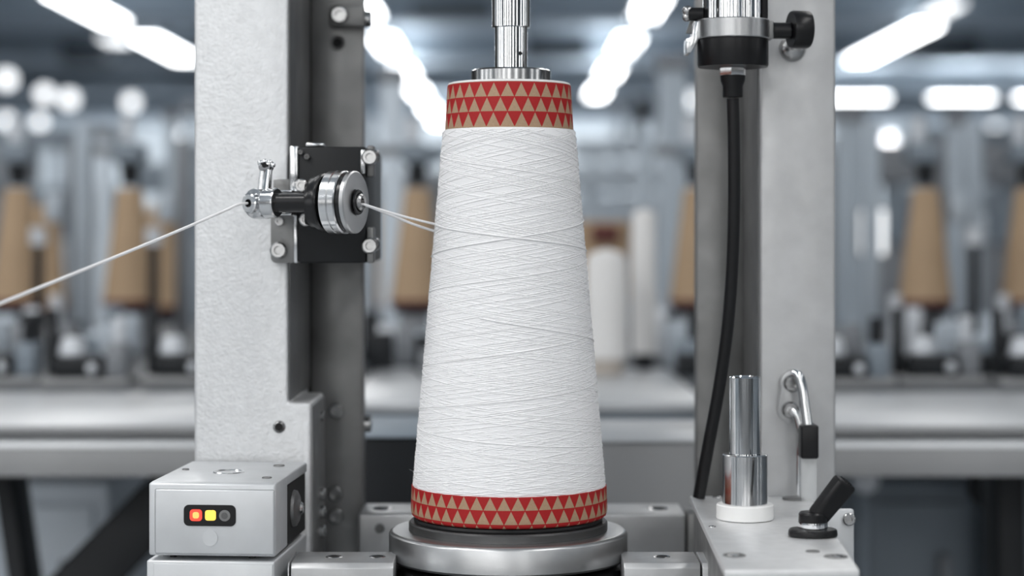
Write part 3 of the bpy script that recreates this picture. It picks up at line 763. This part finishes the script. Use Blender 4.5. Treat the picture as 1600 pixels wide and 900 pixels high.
# shell: front block, roof, floor and left half; solid black fill stands for the dark right recess
ybox((bx0, 1.14, bz0), (bx1, 1.14 + bd * .36, bz1), .0016, 'front_block', 'box_aluminium', ct)
ybox((bx0, 1.14 + bd * .355, bz0), (bx1 - .022, 1.14 + bd, bz1 - .0003), .0006, 'rear_block', 'box_aluminium', ct)
ybox((bx0 + .0007, 1.14 + .002, bz1 - .006), (bx1 - .0001, 1.14 + bd, bz1 + .0004), .0012, 'lid', 'box_aluminium', ct)
ybox((bx0 + .004, 1.14 - .0012, bz0 + .0012), (bx1 - .0006, 1.14 + .0004, bz1 - .0035), .0012, 'front_plate', 'box_aluminium', ct)
rc = ybox((bx1 - .0215, 1.14 + bd * .365, bz0 + .0005), (bx1 - .0014, 1.14 + bd, bz1 - .0065), .0, 'recess_fill', 'hole_black', ct)  # solid box, black in place of the shade inside the opening
kc = yawp((bx1 - .0013, 1.14 + bd * .62, (bz0 + bz1) / 2 - .002)); ax = Matrix.Rotation(YAW, 3, 'Z') @ Vector((1, 0, 0))
kb = MB().lathe([(0, .004), (.004, .0044), (.006, .0032), (.0085, .0032), (.011, .0018), (.0115, 0), (0, 0)], kc, ax, 40, scale=(1, 1)).build('drive_wheel', 'dark_steel', ct)
MB().lathe([(0, .0062), (.003, .006), (.0042, .0046)], kc, ax, 24).build('wheel_screw', 'bolt_steel', kb)
# lamp window
def fpt(u, v, off=0):
    """a point on the front plate of the box (off towards the viewer)"""
    x = WX(u, 1.14); p = yawp((x, 1.14 - .0012 - off, 0)); d = p.y; return Vector((p.x, p.y, WZ(v, 1.1385)))
def rounded(u0, u1, v0, v1, r, off, depth, name, m, parent):
    cs = []
    for (cu, cv, a0) in ((u1 - r, v0 + r, 0), (u0 + r, v0 + r, 90), (u0 + r, v1 - r, 180), (u1 - r, v1 - r, 270)):
        for k in range(7):
            an = math.radians(a0 + 15 * k); cs.append(fpt(cu + r * math.cos(an), cv - r * math.sin(an), off))
    return MB().prism(cs, Matrix.Rotation(YAW, 3, 'Z') @ Vector((0, depth, 0))).build(name, m, parent)
lw = rounded(289, 371, 788, 821, 8, .0006, .0016, 'lamp_window', 'black_plastic', ct)
l1 = rounded(299, 318, 795, 813, 5, .0011, .0004, 'lamp', 'lamp_red', lw); note(l1, 'lit red lamp')
rounded(303.5, 313.5, 799, 809, 3.5, .0013, .0002, 'lamp_core', 'lamp_orange', lw)
l2 = rounded(323, 340, 796, 812, 4, .0011, .0004, 'lamp', 'lamp_yellow', lw); note(l2, 'lit yellow lamp')
l3 = rounded(345, 362.6, 795.5, 813, 8.6, .0011, .0004, 'lamp', 'lamp_off_rim', lw); note(l3, 'unlit grey lamp')
rounded(348.5, 359, 799, 809.5, 5.2, .0013, .0002, 'lamp_core', 'lamp_off', lw)
rounded(319, 342, 827, 852, 11.4, .0006, .0008, 'push_button', 'box_aluminium', ct)
# marks on the lid
for (u, v, r, nm) in ((357, 739, .0098, 'cover_disc'), (436, 729, .0036, 'lid_screw'), (417, 748, .003, 'lid_screw'), (290, 735, .0022, 'lid_screw')):
    d = (EYE - bz1) * F / (v - HOR); p = W(u, v, d)
    MB().lathe([(r, 0), (r, .0004), (r * .93, .0008), (r * .86, .0003), (r * .5, .0003), (0, .0003)], (p.x, p.y, bz1 + .0003), (0, 0, 1), 36).build(nm, 'polished_steel' if nm == 'cover_disc' else 'dark_steel', ct)
# lower enclosure
le = thing('lower_enclosure', 'silver enclosure directly below the lamp control box', 'enclosure', (WX(340, 1.14), 1.19, .55))
ybox((bx0 - .001, 1.139, .9), (bx1 - .0005, 1.14 + bd, bz0 - .0026), .0012, 'enclosure_body', 'box_aluminium', le)
ybox((bx0 + .0035, 1.1378, .9), (bx1 - .0015, 1.1388, bz0 - .0042), .0004, 'enclosure_plate', 'box_aluminium', le)
ybox((bx0 + .02, 1.15, .0), (bx1 - .02, 1.22, .8995), .001, 'stand', 'station_grey', le)
for dx, dy in ((.012, .012), (.06, .012), (.012, .09), (.05, .09)):
    p = yawp((bx0 + dx, 1.14 + dy, 0)); MB().cyl((p.x, p.y, bz0 - .0026), (p.x, p.y, bz0 + .0002), .0022, seg=10).build('spacer', 'black_rubber', le)

# ================================================================== thread tensioner (left)
te = thing('thread_tensioner', 'black bracket with steel tension discs and thread guide on left upright', 'tensioner', W(520, 320, 1.235))
BF = 1.236
MB().box((WX(466, BF), BF, WZ(411, BF)), (WX(572, BF), 1.384, WZ(229, BF)), .0016).build('mount_block', 'black_block', te)
fl = MB()
fl.box((WX(453, BF), BF - .001, WZ(300, BF)), (WX(466, BF) - .0002, BF + .012, WZ(228, BF)), .0008)
fl.build('side_flange', 'polished_steel', te)
MB().box((WX(477, BF), BF + .001, WZ(229, BF) + .0002), (WX(505, BF), BF + .02, WZ(223, BF)), .0008).build('top_highlight', 'polished_steel', te)  # bright strip added as the highlight along the block's top edge
# lower left bracket plate
c = []
bu0, bu1, bv0, bv1, rr_ = 423, 459, 334, 411, 9
for (cu, cv, a0, r) in ((bu1 - 2, bv0 + 2, 0, 2), (bu0 + 2, bv0 + 2, 90, 2), (bu0 + rr_, bv1 - rr_, 180, rr_), (bu1 - 2, bv1 - 2, 270, 2)):
    for k in range(7):
        an = math.radians(a0 + 15 * k); c.append(W(cu + r * math.cos(an), cv - r * math.sin(an), 1.2405))
bp = MB().prism(c, (0, .0085, 0), .0003).build('bracket_plate', 'grey_steel', te)
MB().box((WX(459.5, 1.24), 1.2385, WZ(411, 1.24)), (WX(465, 1.24), 1.249, WZ(334, 1.24)), .0006).build('bracket_edge', 'polished_steel', te)
bolt(436, 391, 1.2403, .0054, .0055, bp)
bolt(437, 346, 1.2403, .0031, .003, bp)
MB().box((WX(427, 1.24), 1.2405, WZ(300, 1.24)), (WX(452.5, 1.24), 1.249, WZ(280, 1.24)), .0006).build('upper_plate', 'grey_steel', te)
MB().box((WX(420, 1.22), 1.2005, WZ(302, 1.22)), (WX(462, 1.22), 1.2475, WZ(298, 1.22)), .0006).build('guide_strap', 'polished_steel', te)
MB().box((WX(424, 1.22), 1.2005, WZ(337, 1.22)), (WX(461, 1.22), 1.2475, WZ(333, 1.22)), .0006).build('guide_strap', 'polished_steel', te)
# right tabs and bolts
tb = MB().box((WX(564, BF), BF - .003, WZ(272, BF)), (WX(571, BF), BF - .0003, WZ(234, BF)), .0008).build('right_tab', 'polished_steel', te)
t2 = MB().box((WX(573, BF), BF + .001, WZ(411, BF)), (WX(584, BF), BF + .016, WZ(355, BF)), .0012).build('right_tab', 'grey_steel', te)
t3 = MB().box((WX(573, BF), BF + .001, WZ(276, BF)), (WX(584, BF), BF + .016, WZ(227, BF)), .0012).build('right_tab', 'dark_steel', te)
for tab_, v in ((t3, 246), (t2, 384)):
    m = MB(); p = W(578, v, BF); m.bolt((p.x, BF + .0008, p.z), (0, -1, 0), .0052, .006); m.build('bolt', 'bolt_steel', tab_)
    MB().bolt((WX(584, BF) + .0002, BF + .008, p.z + .001), (1, 0, 0), .0045, .0035, False).build('bolt', 'bolt_steel', tab_)
for u, v, r in ((471, 290, .0042), (480, 245, .0018), (470, 238, .0016), (478, 343, .0042)): bolt(u, v, BF - .0002, r, .003, te, 'bolt_steel' if r > .003 else 'dark_steel', name='small_screw')
# rotating axis, leaning towards the viewer on the right
ang = math.radians(20)
A = Vector((math.cos(ang), -math.sin(ang), 0)); fc = W(557, 316, 1.165)
def ax_(t): return fc + A * t
r1 = .0191
MB().lathe([(.006, -.0002), (.0075, 0), (r1 - .0008, 0), (r1, -.0008), (r1, -.0030), (.012, -.0030)], fc, A, 72).build('face_disc', 'turned_steel', te)
MB().lathe([(.0, -.0031), (.0176, -.0031), (.0176, -.0064), (.0, -.0064)], fc, A, 64).build('disc_gap', 'black_anodised', te)
MB().lathe([(.004, -.0065), (r1 - .0006, -.0065), (r1 + .0002, -.0072), (r1 + .0002, -.0108), (r1 - .0008, -.0114), (r1 + .0002, -.0120), (r1 + .0002, -.0165), (r1 - .0008, -.0172), (.004, -.0172)], fc, A, 72).build('brake_disc', 'polished_steel', te)
MB().lathe([(0, -.0173), (.0120, -.0173), (.0120, -.0195), (.0170, -.0197), (.0178, -.0205), (.0178, -.0225), (.0160, -.0255), (.0160, -.0278), (.0, -.0278)], fc, A, 64).build('black_flange', 'black_anodised', te)
MB().lathe([(0, -.0279), (.0078, -.0279), (.0078, -.0300), (.0060, -.0305), (.0060, -.0532), (0, -.0532)], fc, A, 48).build('guide_barrel', 'black_anodised', te)
# hub of the face disc
hb = MB().lathe([(.0058, .0001), (.0078, .0012), (.0074, .002), (.0058, .0022)], fc, A, 40).build('hub_ring', 'black_anodised', te)
MB().lathe([(0, .0012), (.0020, .0012), (.0024, .0042), (.0042, .0046), (.0052, .0034), (.0054, .0001)], fc, A, 40).build('centre_nut', 'bolt_steel', te)
# support arm from the block to the flange
MB().box((WX(487, BF), 1.19, WZ(352, BF)), (WX(536, BF), BF - .0004, WZ(288, BF)), .002).build('support_arm', 'black_block', te)
# guide head
hd = MB()
hd.lathe([(0, -.0533), (.0086, -.0533), (.0092, -.054), (.0092, -.0612), (.0086, -.062), (0, -.062)], fc, A, 48)
hd = hd.build('head_collar', 'polished_steel', te)
Bx = Vector((-.62, -.784, 0)); hc = W(388, 317.5, 1.183)
h0 = hc - Bx * .017
m = MB(); m.lathe([(0, 0), (.0084, 0), (.0096, .001), (.0096, .0112), (.0090, .0122), (.0066, .0126), (.0062, .0165), (.0054, .0172), (.0022, .0172), (.0018, .0140), (0, .0140)], h0, Bx, 48)
gh = m.build('guide_head', 'polished_steel', te)
MB().lathe([(.0, .0145), (.00185, .0145), (.0020, .0174), (.0024, .0176), (.0026, .0173)], h0, Bx, 24).build('eyelet', 'black_anodised', gh)
# two leaning rods and a small clamp on top
ra0, ra1 = W(408, 296, 1.186), W(410.5, 263, 1.186); rb0, rb1 = W(417, 296, 1.184), W(420.5, 263, 1.184)
MB().cyl(ra0, ra1, .0021, .0017, 20).build('guide_rod', 'chrome', te)
MB().cyl(rb0, rb1, .0026, .0021, 20).build('guide_rod', 'chrome', te)
m = MB(); m.cyl(W(406.5, 259.5, 1.186), W(425.5, 259.5, 1.184), .0033, None, 24, .0006)
cl = m.build('rod_clamp', 'bolt_steel', te)
for u, v in ((406.5, 254.5), (414, 252.5), (421.5, 254), (426, 258)): MB().ball(W(u, v, 1.183), .0018, 14).build('clamp_screw', 'chrome', cl)
MB().cyl(W(413, 258, 1.181), W(413, 258, 1.1795), .0016, seg=14).build('clamp_hole', 'hole_black', cl)

# ================================================================== threads
pts = [W(-90, 511, .96), W(0, 474.5, 1.005), W(95, 436, 1.05), W(190, 397.5, 1.095), W(285, 358, 1.138), W(350, 329.5, 1.166), W(372, 319.5, 1.1735), hc + Bx * .0008]
def smooth(ps, n=10):
    out = []
    for i in range(len(ps) - 1):
        p0, p1, p2, p3 = ps[max(i - 1, 0)], ps[i], ps[i + 1], ps[min(i + 2, len(ps) - 1)]
        for k in range(n):
            t = k / n; out.append(.5 * ((2 * p1) + (p2 - p0) * t + (2 * p0 - 5 * p1 + 4 * p2 - p3) * t * t + (3 * p1 - p0 - 3 * p2 + p3) * t ** 3))
    return out + [ps[-1]]
th = MB().tube(smooth(pts), [.00105 - .00025 * i / 70 for i in range(71)], 10).build('running_thread', 'thread_white', None, W(190, 397, 1.095))
tag(th, 'white thread slanting up from the left edge into the guide head', 'thread')
end = surf(math.radians(-82), WZ(350.2, CD), .0006)
st = fc + A * .0046 + Vector((0, 0, -.0012))
mid = [st + (end - st) * t + Vector((0, 0, -.0006 * math.sin(PI * t))) for t in [k / 12 for k in range(13)]]
th = MB().tube([st - A * .004] + mid, .00072, 10).build('running_thread', 'thread_white', None, st)
tag(th, 'upper sharp white thread from the tension disc to front of the yarn cone', 'thread')
end2 = surf(math.radians(-100), WZ(361.5, CD), .0006)
st2 = st + Vector((.001, .001, -.0004))
mid = [st2 + (end2 - st2) * t + Vector((0, 0, -.0012 * math.sin(PI * t) + .0012 * math.sin(PI * t) * (1 - t))) for t in [k / 12 for k in range(13)]]
th = MB().tube(mid, .0008, 10).build('running_thread', 'thread_white', None, st2)
tag(th, 'lower soft white thread from the tension disc going behind the yarn cone', 'thread')

# ================================================================== right mounting table
mtz = WZ(775, 1.27)
def onT(u, v):
    d = (EYE - mtz) * F / (v - HOR); return Vector((WX(u, d), d, mtz))
tb = thing('mounting_table', 'silver mounting table in front of the right upright at the bottom right', 'table', (.155, 1.12, 0))
q0, q1, q3 = onT(1132, 890), onT(1343, 890), onT(1078, 775.5)
q2 = Vector((.1975, 1.2694, mtz)); q3.y = 1.2694
MB().prism([q0, q1, q2, q3], (0, 0, -.0045), .0008).build('table_top', 'table_aluminium', tb)
ins = .0025
body = [Vector((q0.x + ins, q0.y + .004, mtz - .0047)), Vector((q1.x - ins, q1.y + .004, mtz - .0047)), Vector((q2.x - ins, q2.y, mtz - .0047)), Vector((q3.x + ins, q3.y, mtz - .0047))]
MB().prism(body, (0, 0, -.05), .0006).build('table_body', 'grey_steel', tb)
MB().box((.130, 1.05, 0), (.18, 1.22, mtz - .0549), .001).build('table_leg', 'grey_steel', tb)
for (u, v, r) in ((1147, 868, .0064), (1306, 870, .0066), (1270, 862, .004), (1113, 823, .0022), (1120, 777, .003)):
    p = onT(u, v)
    MB().lathe([(r, 0), (r * .92, .0005), (r * .8, .0002), (r * .74, .0001)], p, (0, 0, 1), 32).build('hole_rim', 'dark_steel' if r > .0035 else 'bolt_steel', tb)
    s = MB().cyl(p - Vector((0, 0, .001)), p + Vector((0, 0, .00015)), r * .76, seg=28).build('counterbore', 'dark_steel', tb)
    if r > .006: MB().lathe([(0, .0003), (r * .18, .0003), (r * .2, .0006), (r * .5, .0006), (r * .54, .0002)], p, (0, 0, 1), 6).build('socket_screw', 'bolt_steel', s)
# tab at its right side
br = MB().box((WX(1280, 1.2), 1.2, mtz - .05), (WX(1335, 1.2), 1.206, WZ(796, 1.2)), .0015).build('side_tab', 'box_aluminium', tb)
bolt(1326, 811, 1.1998, .004, .003, br)

# ================================================================== chrome guide pin
pb = onT(1164, 811)
gp = thing('guide_pin', 'stepped chrome pin on a white collar standing on the mounting table', 'pin', pb)
k = pb.y / F
zc1 = .0003
MB().lathe([(0, zc1), (44.5 * k - .0004, zc1), (44.5 * k, zc1 + .0005), (44.5 * k, .0088), (44.5 * k - .0006, .0094), (0, .0094)], pb, seg=64).build('collar', 'white_nylon', gp)
zl = (811 - 709) * k
MB().lathe([(0, .0095), (35 * k, .0095), (35 * k, zl - .0006), (35 * k - .0006, zl), (0, zl)], pb, seg=64).build('sleeve', 'polished_steel', gp)
zu = (811 - 588) * k
MB().lathe([(0, zl + .0001), (24.2 * k, zl + .0001), (24.2 * k, zu - .0006), (24.2 * k - .0006, zu), (24.2 * k - .0016, zu), (24.2 * k - .002, zu - .0006), (0, zu - .0006)], pb, seg=64).build('pin_rod', 'chrome', gp)

# ================================================================== toggle switch
tp = onT(1270, 838)
ts = thing('toggle_switch', 'black toggle switch leaning right on the mounting table', 'switch', tp)
k = tp.y / F
MB().lathe([(0, .0004), (38 * k, .0004), (38.5 * k, .0012), (38 * k, .0034), (36 * k, .0044), (26 * k, .0048), (0, .0048)], tp, seg=64, scale=(1, .80)).build('base_flange', 'black_plastic', ts)
MB().lathe([(0, .0049), (23 * k, .0049), (23.5 * k, .0056), (23 * k, .0082), (0, .0082)], tp, seg=48).build('metal_collar', 'chrome', ts)
MB().lathe([(0, .0083), (22 * k, .0083), (22.5 * k, .0090), (22 * k, .0130), (20 * k, .0140), (0, .0142)], tp, seg=48).build('switch_hub', 'black_plastic', ts)
# lever
l0 = tp + Vector((.0022, 0, .0105)); l1 = W(1322, 752, tp.y - .004)
dirv = (l1 - l0); Lg = dirv.length; dv = dirv.normalized()
sx = Vector((dv.z, 0, -dv.x)).normalized(); sy = dv.cross(sx).normalized()
# turn the section so that a narrow left flank shows
ca, sa = math.cos(math.radians(28)), math.sin(math.radians(28)); e1 = sx * ca + sy * sa; e2 = sy * ca - sx * sa
t = bmesh.new(); bmesh.ops.create_cube(t, size=1)
for v in t.verts:
    wd = .0058 if v.co.z < 0 else .0070
    v.co = l0 + dv * ((v.co.z + .5) * Lg) + e1 * (v.co.x * 2 * wd) + e2 * (v.co.y * 2 * .0046)
bmesh.ops.bevel(t, geom=list(t.edges), offset=.0024, segments=4, profile=.5, affect='EDGES')
m = MB(); m.add(t); lv = m.build('lever', 'black_plastic', ts)
m = MB()
for kk in (-.0022, 0, .0022):
    c0 = l0 + dv * (Lg + .0001) + e1 * kk
    m.tube([c0 - e2 * .0030, c0 + e2 * .0030], .00045, 8)
m.build('grip_rib', 'black_plastic', lv)

# ================================================================== latch lever on the right upright
la = thing('latch_lever', 'polished latch lever with a black grip on the right upright', 'latch', W(1258, 785, 1.262))
LD = 1.262
# backing plate, pill shaped, standing on the upright face
c = []
for (cu, cv, r, a0, a1) in ((1240, 599, 21, -20, 200), (1234, 641, 19, 170, 380)):
    for kk in range(13):
        an = math.radians(a0 + (a1 - a0) * kk / 12); c.append(W(cu + r * math.cos(an), cv - r * math.sin(an), LD))
pl = MB().prism(c, (0, .0075, 0), .0012).build('backing_plate', 'brushed_aluminium', la)
bolt(1237, 598, LD - .0002, .0058, .006, pl); bolt(1234, 640, LD - .0002, .0056, .006, pl)
arm = smooth([W(1240, 583, LD - .009), W(1248, 588, LD - .011), W(1254, 610, LD - .012), W(1258, 640, LD - .013), W(1262, 668, LD - .014)], 8)
MB().tube(arm, .0034, 16).build('arm', 'chrome', la)
arm = smooth([W(1236, 641, LD - .008), W(1245, 650, LD - .009), W(1250, 668, LD - .0095)], 8)
MB().tube(arm, .003, 16).build('arm', 'polished_steel', la)
MB().box((WX(1251, LD - .02), LD - .022, WZ(717, LD - .02)), (WX(1279, LD - .02), LD - .0035, WZ(664, LD - .02)), .0016, 3).build('grip', 'black_plastic', la)
MB().box((WX(1254, LD - .02), LD - .0135, WZ(786, LD - .02)), (WX(1279, LD - .02), LD - .009, WZ(717.5, LD - .02)), .0008).build('clear_blade', 'acrylic', la)
MB().cyl(W(1248, 787, LD - .006), W(1248, 676, LD - .006), .0017, seg=14).build('pivot_rod', 'chrome', la)
p = onT(1246, 786)
MB().lathe([(0, .0003), (.0072, .0003), (.0072, .0012), (.004, .0018), (0, .0018)], (p.x, LD - .008, mtz), (0, 0, 1), 32).build('foot_flange', 'dark_steel', la)

# ================================================================== sensor clamp, top right
SD_ = 1.215
cx = WX(1145, SD_); k = SD_ / F
sc = thing('sensor_clamp', 'chrome sensor barrel held in a steel clamp ring at the top right', 'sensor', (cx, SD_, WZ(152, SD_)))
z1, z2 = WZ(62, SD_), WZ(32, SD_)
rc_ = 56 * k
MB().lathe([(46.5 * k, 0), (rc_, 0), (rc_ + .0006, .0006), (rc_ + .0006, z2 - z1 - .0006), (rc_, z2 - z1), (46.5 * k, z2 - z1)], (cx, SD_, z1), seg=72).build('clamp_ring', 'turned_steel', sc)
m = MB(); m.box((cx + rc_ - .003, SD_ - .006, z1), (WX(1207, SD_), SD_ + .008, z2 - .0006), .0008); m.build('clamp_ear', 'grey_steel', sc)
MB().prism([(WX(1083, SD_), SD_ - .006, z2 - .001), (WX(1092, SD_), SD_ - .006, z2 - .001), (WX(1092, SD_), SD_ - .006, z1), (WX(1078, SD_), SD_ - .006, WZ(84, SD_)), (WX(1071, SD_), SD_ - .006, WZ(84, SD_)), (WX(1071, SD_), SD_ - .006, WZ(62, SD_)), (WX(1080, SD_), SD_ - .006, WZ(58, SD_))], (0, .02, 0), .0006).build('clamp_flange', 'polished_steel', sc)
# barrel: scalloped chrome
prof_r = []
n = 96
m = MB()
ringA, ringB = [], []
for i in range(n):
    an = 2 * PI * i / n; rr = 44.5 * k + .0009 * math.cos(12 * an)
    ringA.append(m.bm.verts.new((cx + rr * math.cos(an), SD_ + rr * math.sin(an), z1 + .0005))); ringB.append(m.bm.verts.new((cx + rr * math.cos(an), SD_ + rr * math.sin(an), z1 + .12)))
for i in range(n): m.bm.faces.new((ringA[i], ringA[(i + 1) % n], ringB[(i + 1) % n], ringB[i]))
m.bm.faces.new(ringB); m.bm.faces.new(list(reversed(ringA)))
m.build('barrel', 'chrome', sc)
MB().box((WX(1189, SD_), SD_ - .004, z2 + .0006), (WX(1199, SD_), SD_ + .012, z1 + .12), .001).build('side_strip', 'black_plastic', sc)
zc0 = WZ(105, SD_)
MB().lathe([(0, 0), (54 * k, 0), (55.5 * k, .0012), (55.5 * k, z1 - zc0 - .0006), (54.5 * k, z1 - zc0 - .0001), (0, z1 - zc0 - .0001)], (cx, SD_, zc0), seg=72).build('end_cap', 'black_plastic', sc)
zg = WZ(118, SD_)
MB().lathe([(0, 0), (21 * k, 0), (21.5 * k, .0005), (21.5 * k, zc0 - zg - .0003), (0, zc0 - zg - .0001)], (cx, SD_, zg), seg=6, phase=.3).build('hex_nut', 'polished_steel', sc)
zh = WZ(152, SD_)
MB().lathe([(0, 0), (15.5 * k, 0), (16 * k, .0006), (16 * k, .0070), (19.5 * k, .0105), (20 * k, zg - zh - .0001), (0, zg - zh - .0001)], (cx, SD_, zh), seg=36).build('cable_gland', 'black_rubber', sc)
# thumb knob on the right
ky = WZ(48, SD_)
MB().cyl((WX(1208, SD_), SD_, ky), (WX(1235, SD_), SD_, ky), .0052, seg=28).build('knob_stem', 'black_plastic', sc)
prk = [(0, 0), (28 * k, 0), (29.5 * k, .0012), (29.5 * k, .0105), (28 * k, .012), (0, .012)]
m = MB(); m.lathe(prk, (WX(1235, SD_) + .0002, SD_, ky + .0008), (1, .18, 0), 40); m.build('thumb_knob', 'black_plastic', sc)
m = MB(); p = W(1238, 76, 1.2695); m.bolt((p.x, 1.2695, p.z), (0, -1, 0), .0088, .007, False); m.build('dome_bolt', 'bolt_steel', sc)
# small screws at the left
MB().cyl(W(1098, 22, SD_), W(1076, 22, SD_), .0042, seg=20).build('screw_stem', 'black_plastic', sc)
m = MB(); m.ball(W(1074, 17, SD_), .0034, 14); m.ball(W(1073, 27, SD_), .003, 14); m.build('screw_head', 'bolt_steel', sc)
MB().prism([W(1084, 14, SD_ + .01), W(1100, 14, SD_ + .01), W(1088, 52, SD_ + .01), W(1072, 52, SD_ + .01)], (0, .004, 0), .0006).build('rear_bracket', 'dark_steel', sc)

# cable
pts = smooth([W(1145, 153.5, SD_), W(1147, 230, SD_ + .002), W(1147, 330, SD_ + .006), W(1143.5, 430, SD_ + .012), W(1136, 520, SD_ + .018), W(1123, 610, SD_ + .024), W(1107, 695, SD_ + .029), W(1095, 760, SD_ + .032), W(1092, 777.5, SD_ + .033)], 10)
th = MB().tube(pts, .0040, 20).build('power_cable', 'black_rubber', None, W(1092, 777, SD_ + .033))
tag(th, 'black cable curving down from the sensor to the mounting table', 'cable')

# ================================================================== camera, view
cam = bpy.data.cameras.new('camera'); co = bpy.data.objects.new('camera', cam); C.objects.link(co)
co.location = (0, 0, EYE); co.rotation_euler = (PI / 2, 0, 0)
cam.sensor_width = 36; cam.lens = 36 * F / 1600; cam.shift_y = -(450 - HOR) / 1600
cam.clip_start = .05; cam.clip_end = 100
cam.dof.use_dof = True; cam.dof.focus_distance = 1.15; cam.dof.aperture_fstop = 67.5 / 16.0
S = bpy.context.scene
S.camera = co
w = bpy.data.worlds.new('world'); w.use_nodes = True; S.world = w
w.node_tree.nodes['Background'].inputs[0].default_value = (.5, .56, .62, 1); w.node_tree.nodes['Background'].inputs[1].default_value = .3
S.view_settings.view_transform = 'Standard'; S.view_settings.look = 'None'; S.view_settings.gamma = 1
S.view_settings.use_curve_mapping = False; S.view_settings.exposure = 0.06
S.cycles.use_denoising = True
S.cycles.max_bounces = 8; S.cycles.diffuse_bounces = 4; S.cycles.glossy_bounces = 4
S.cycles.sample_clamp_indirect = 6
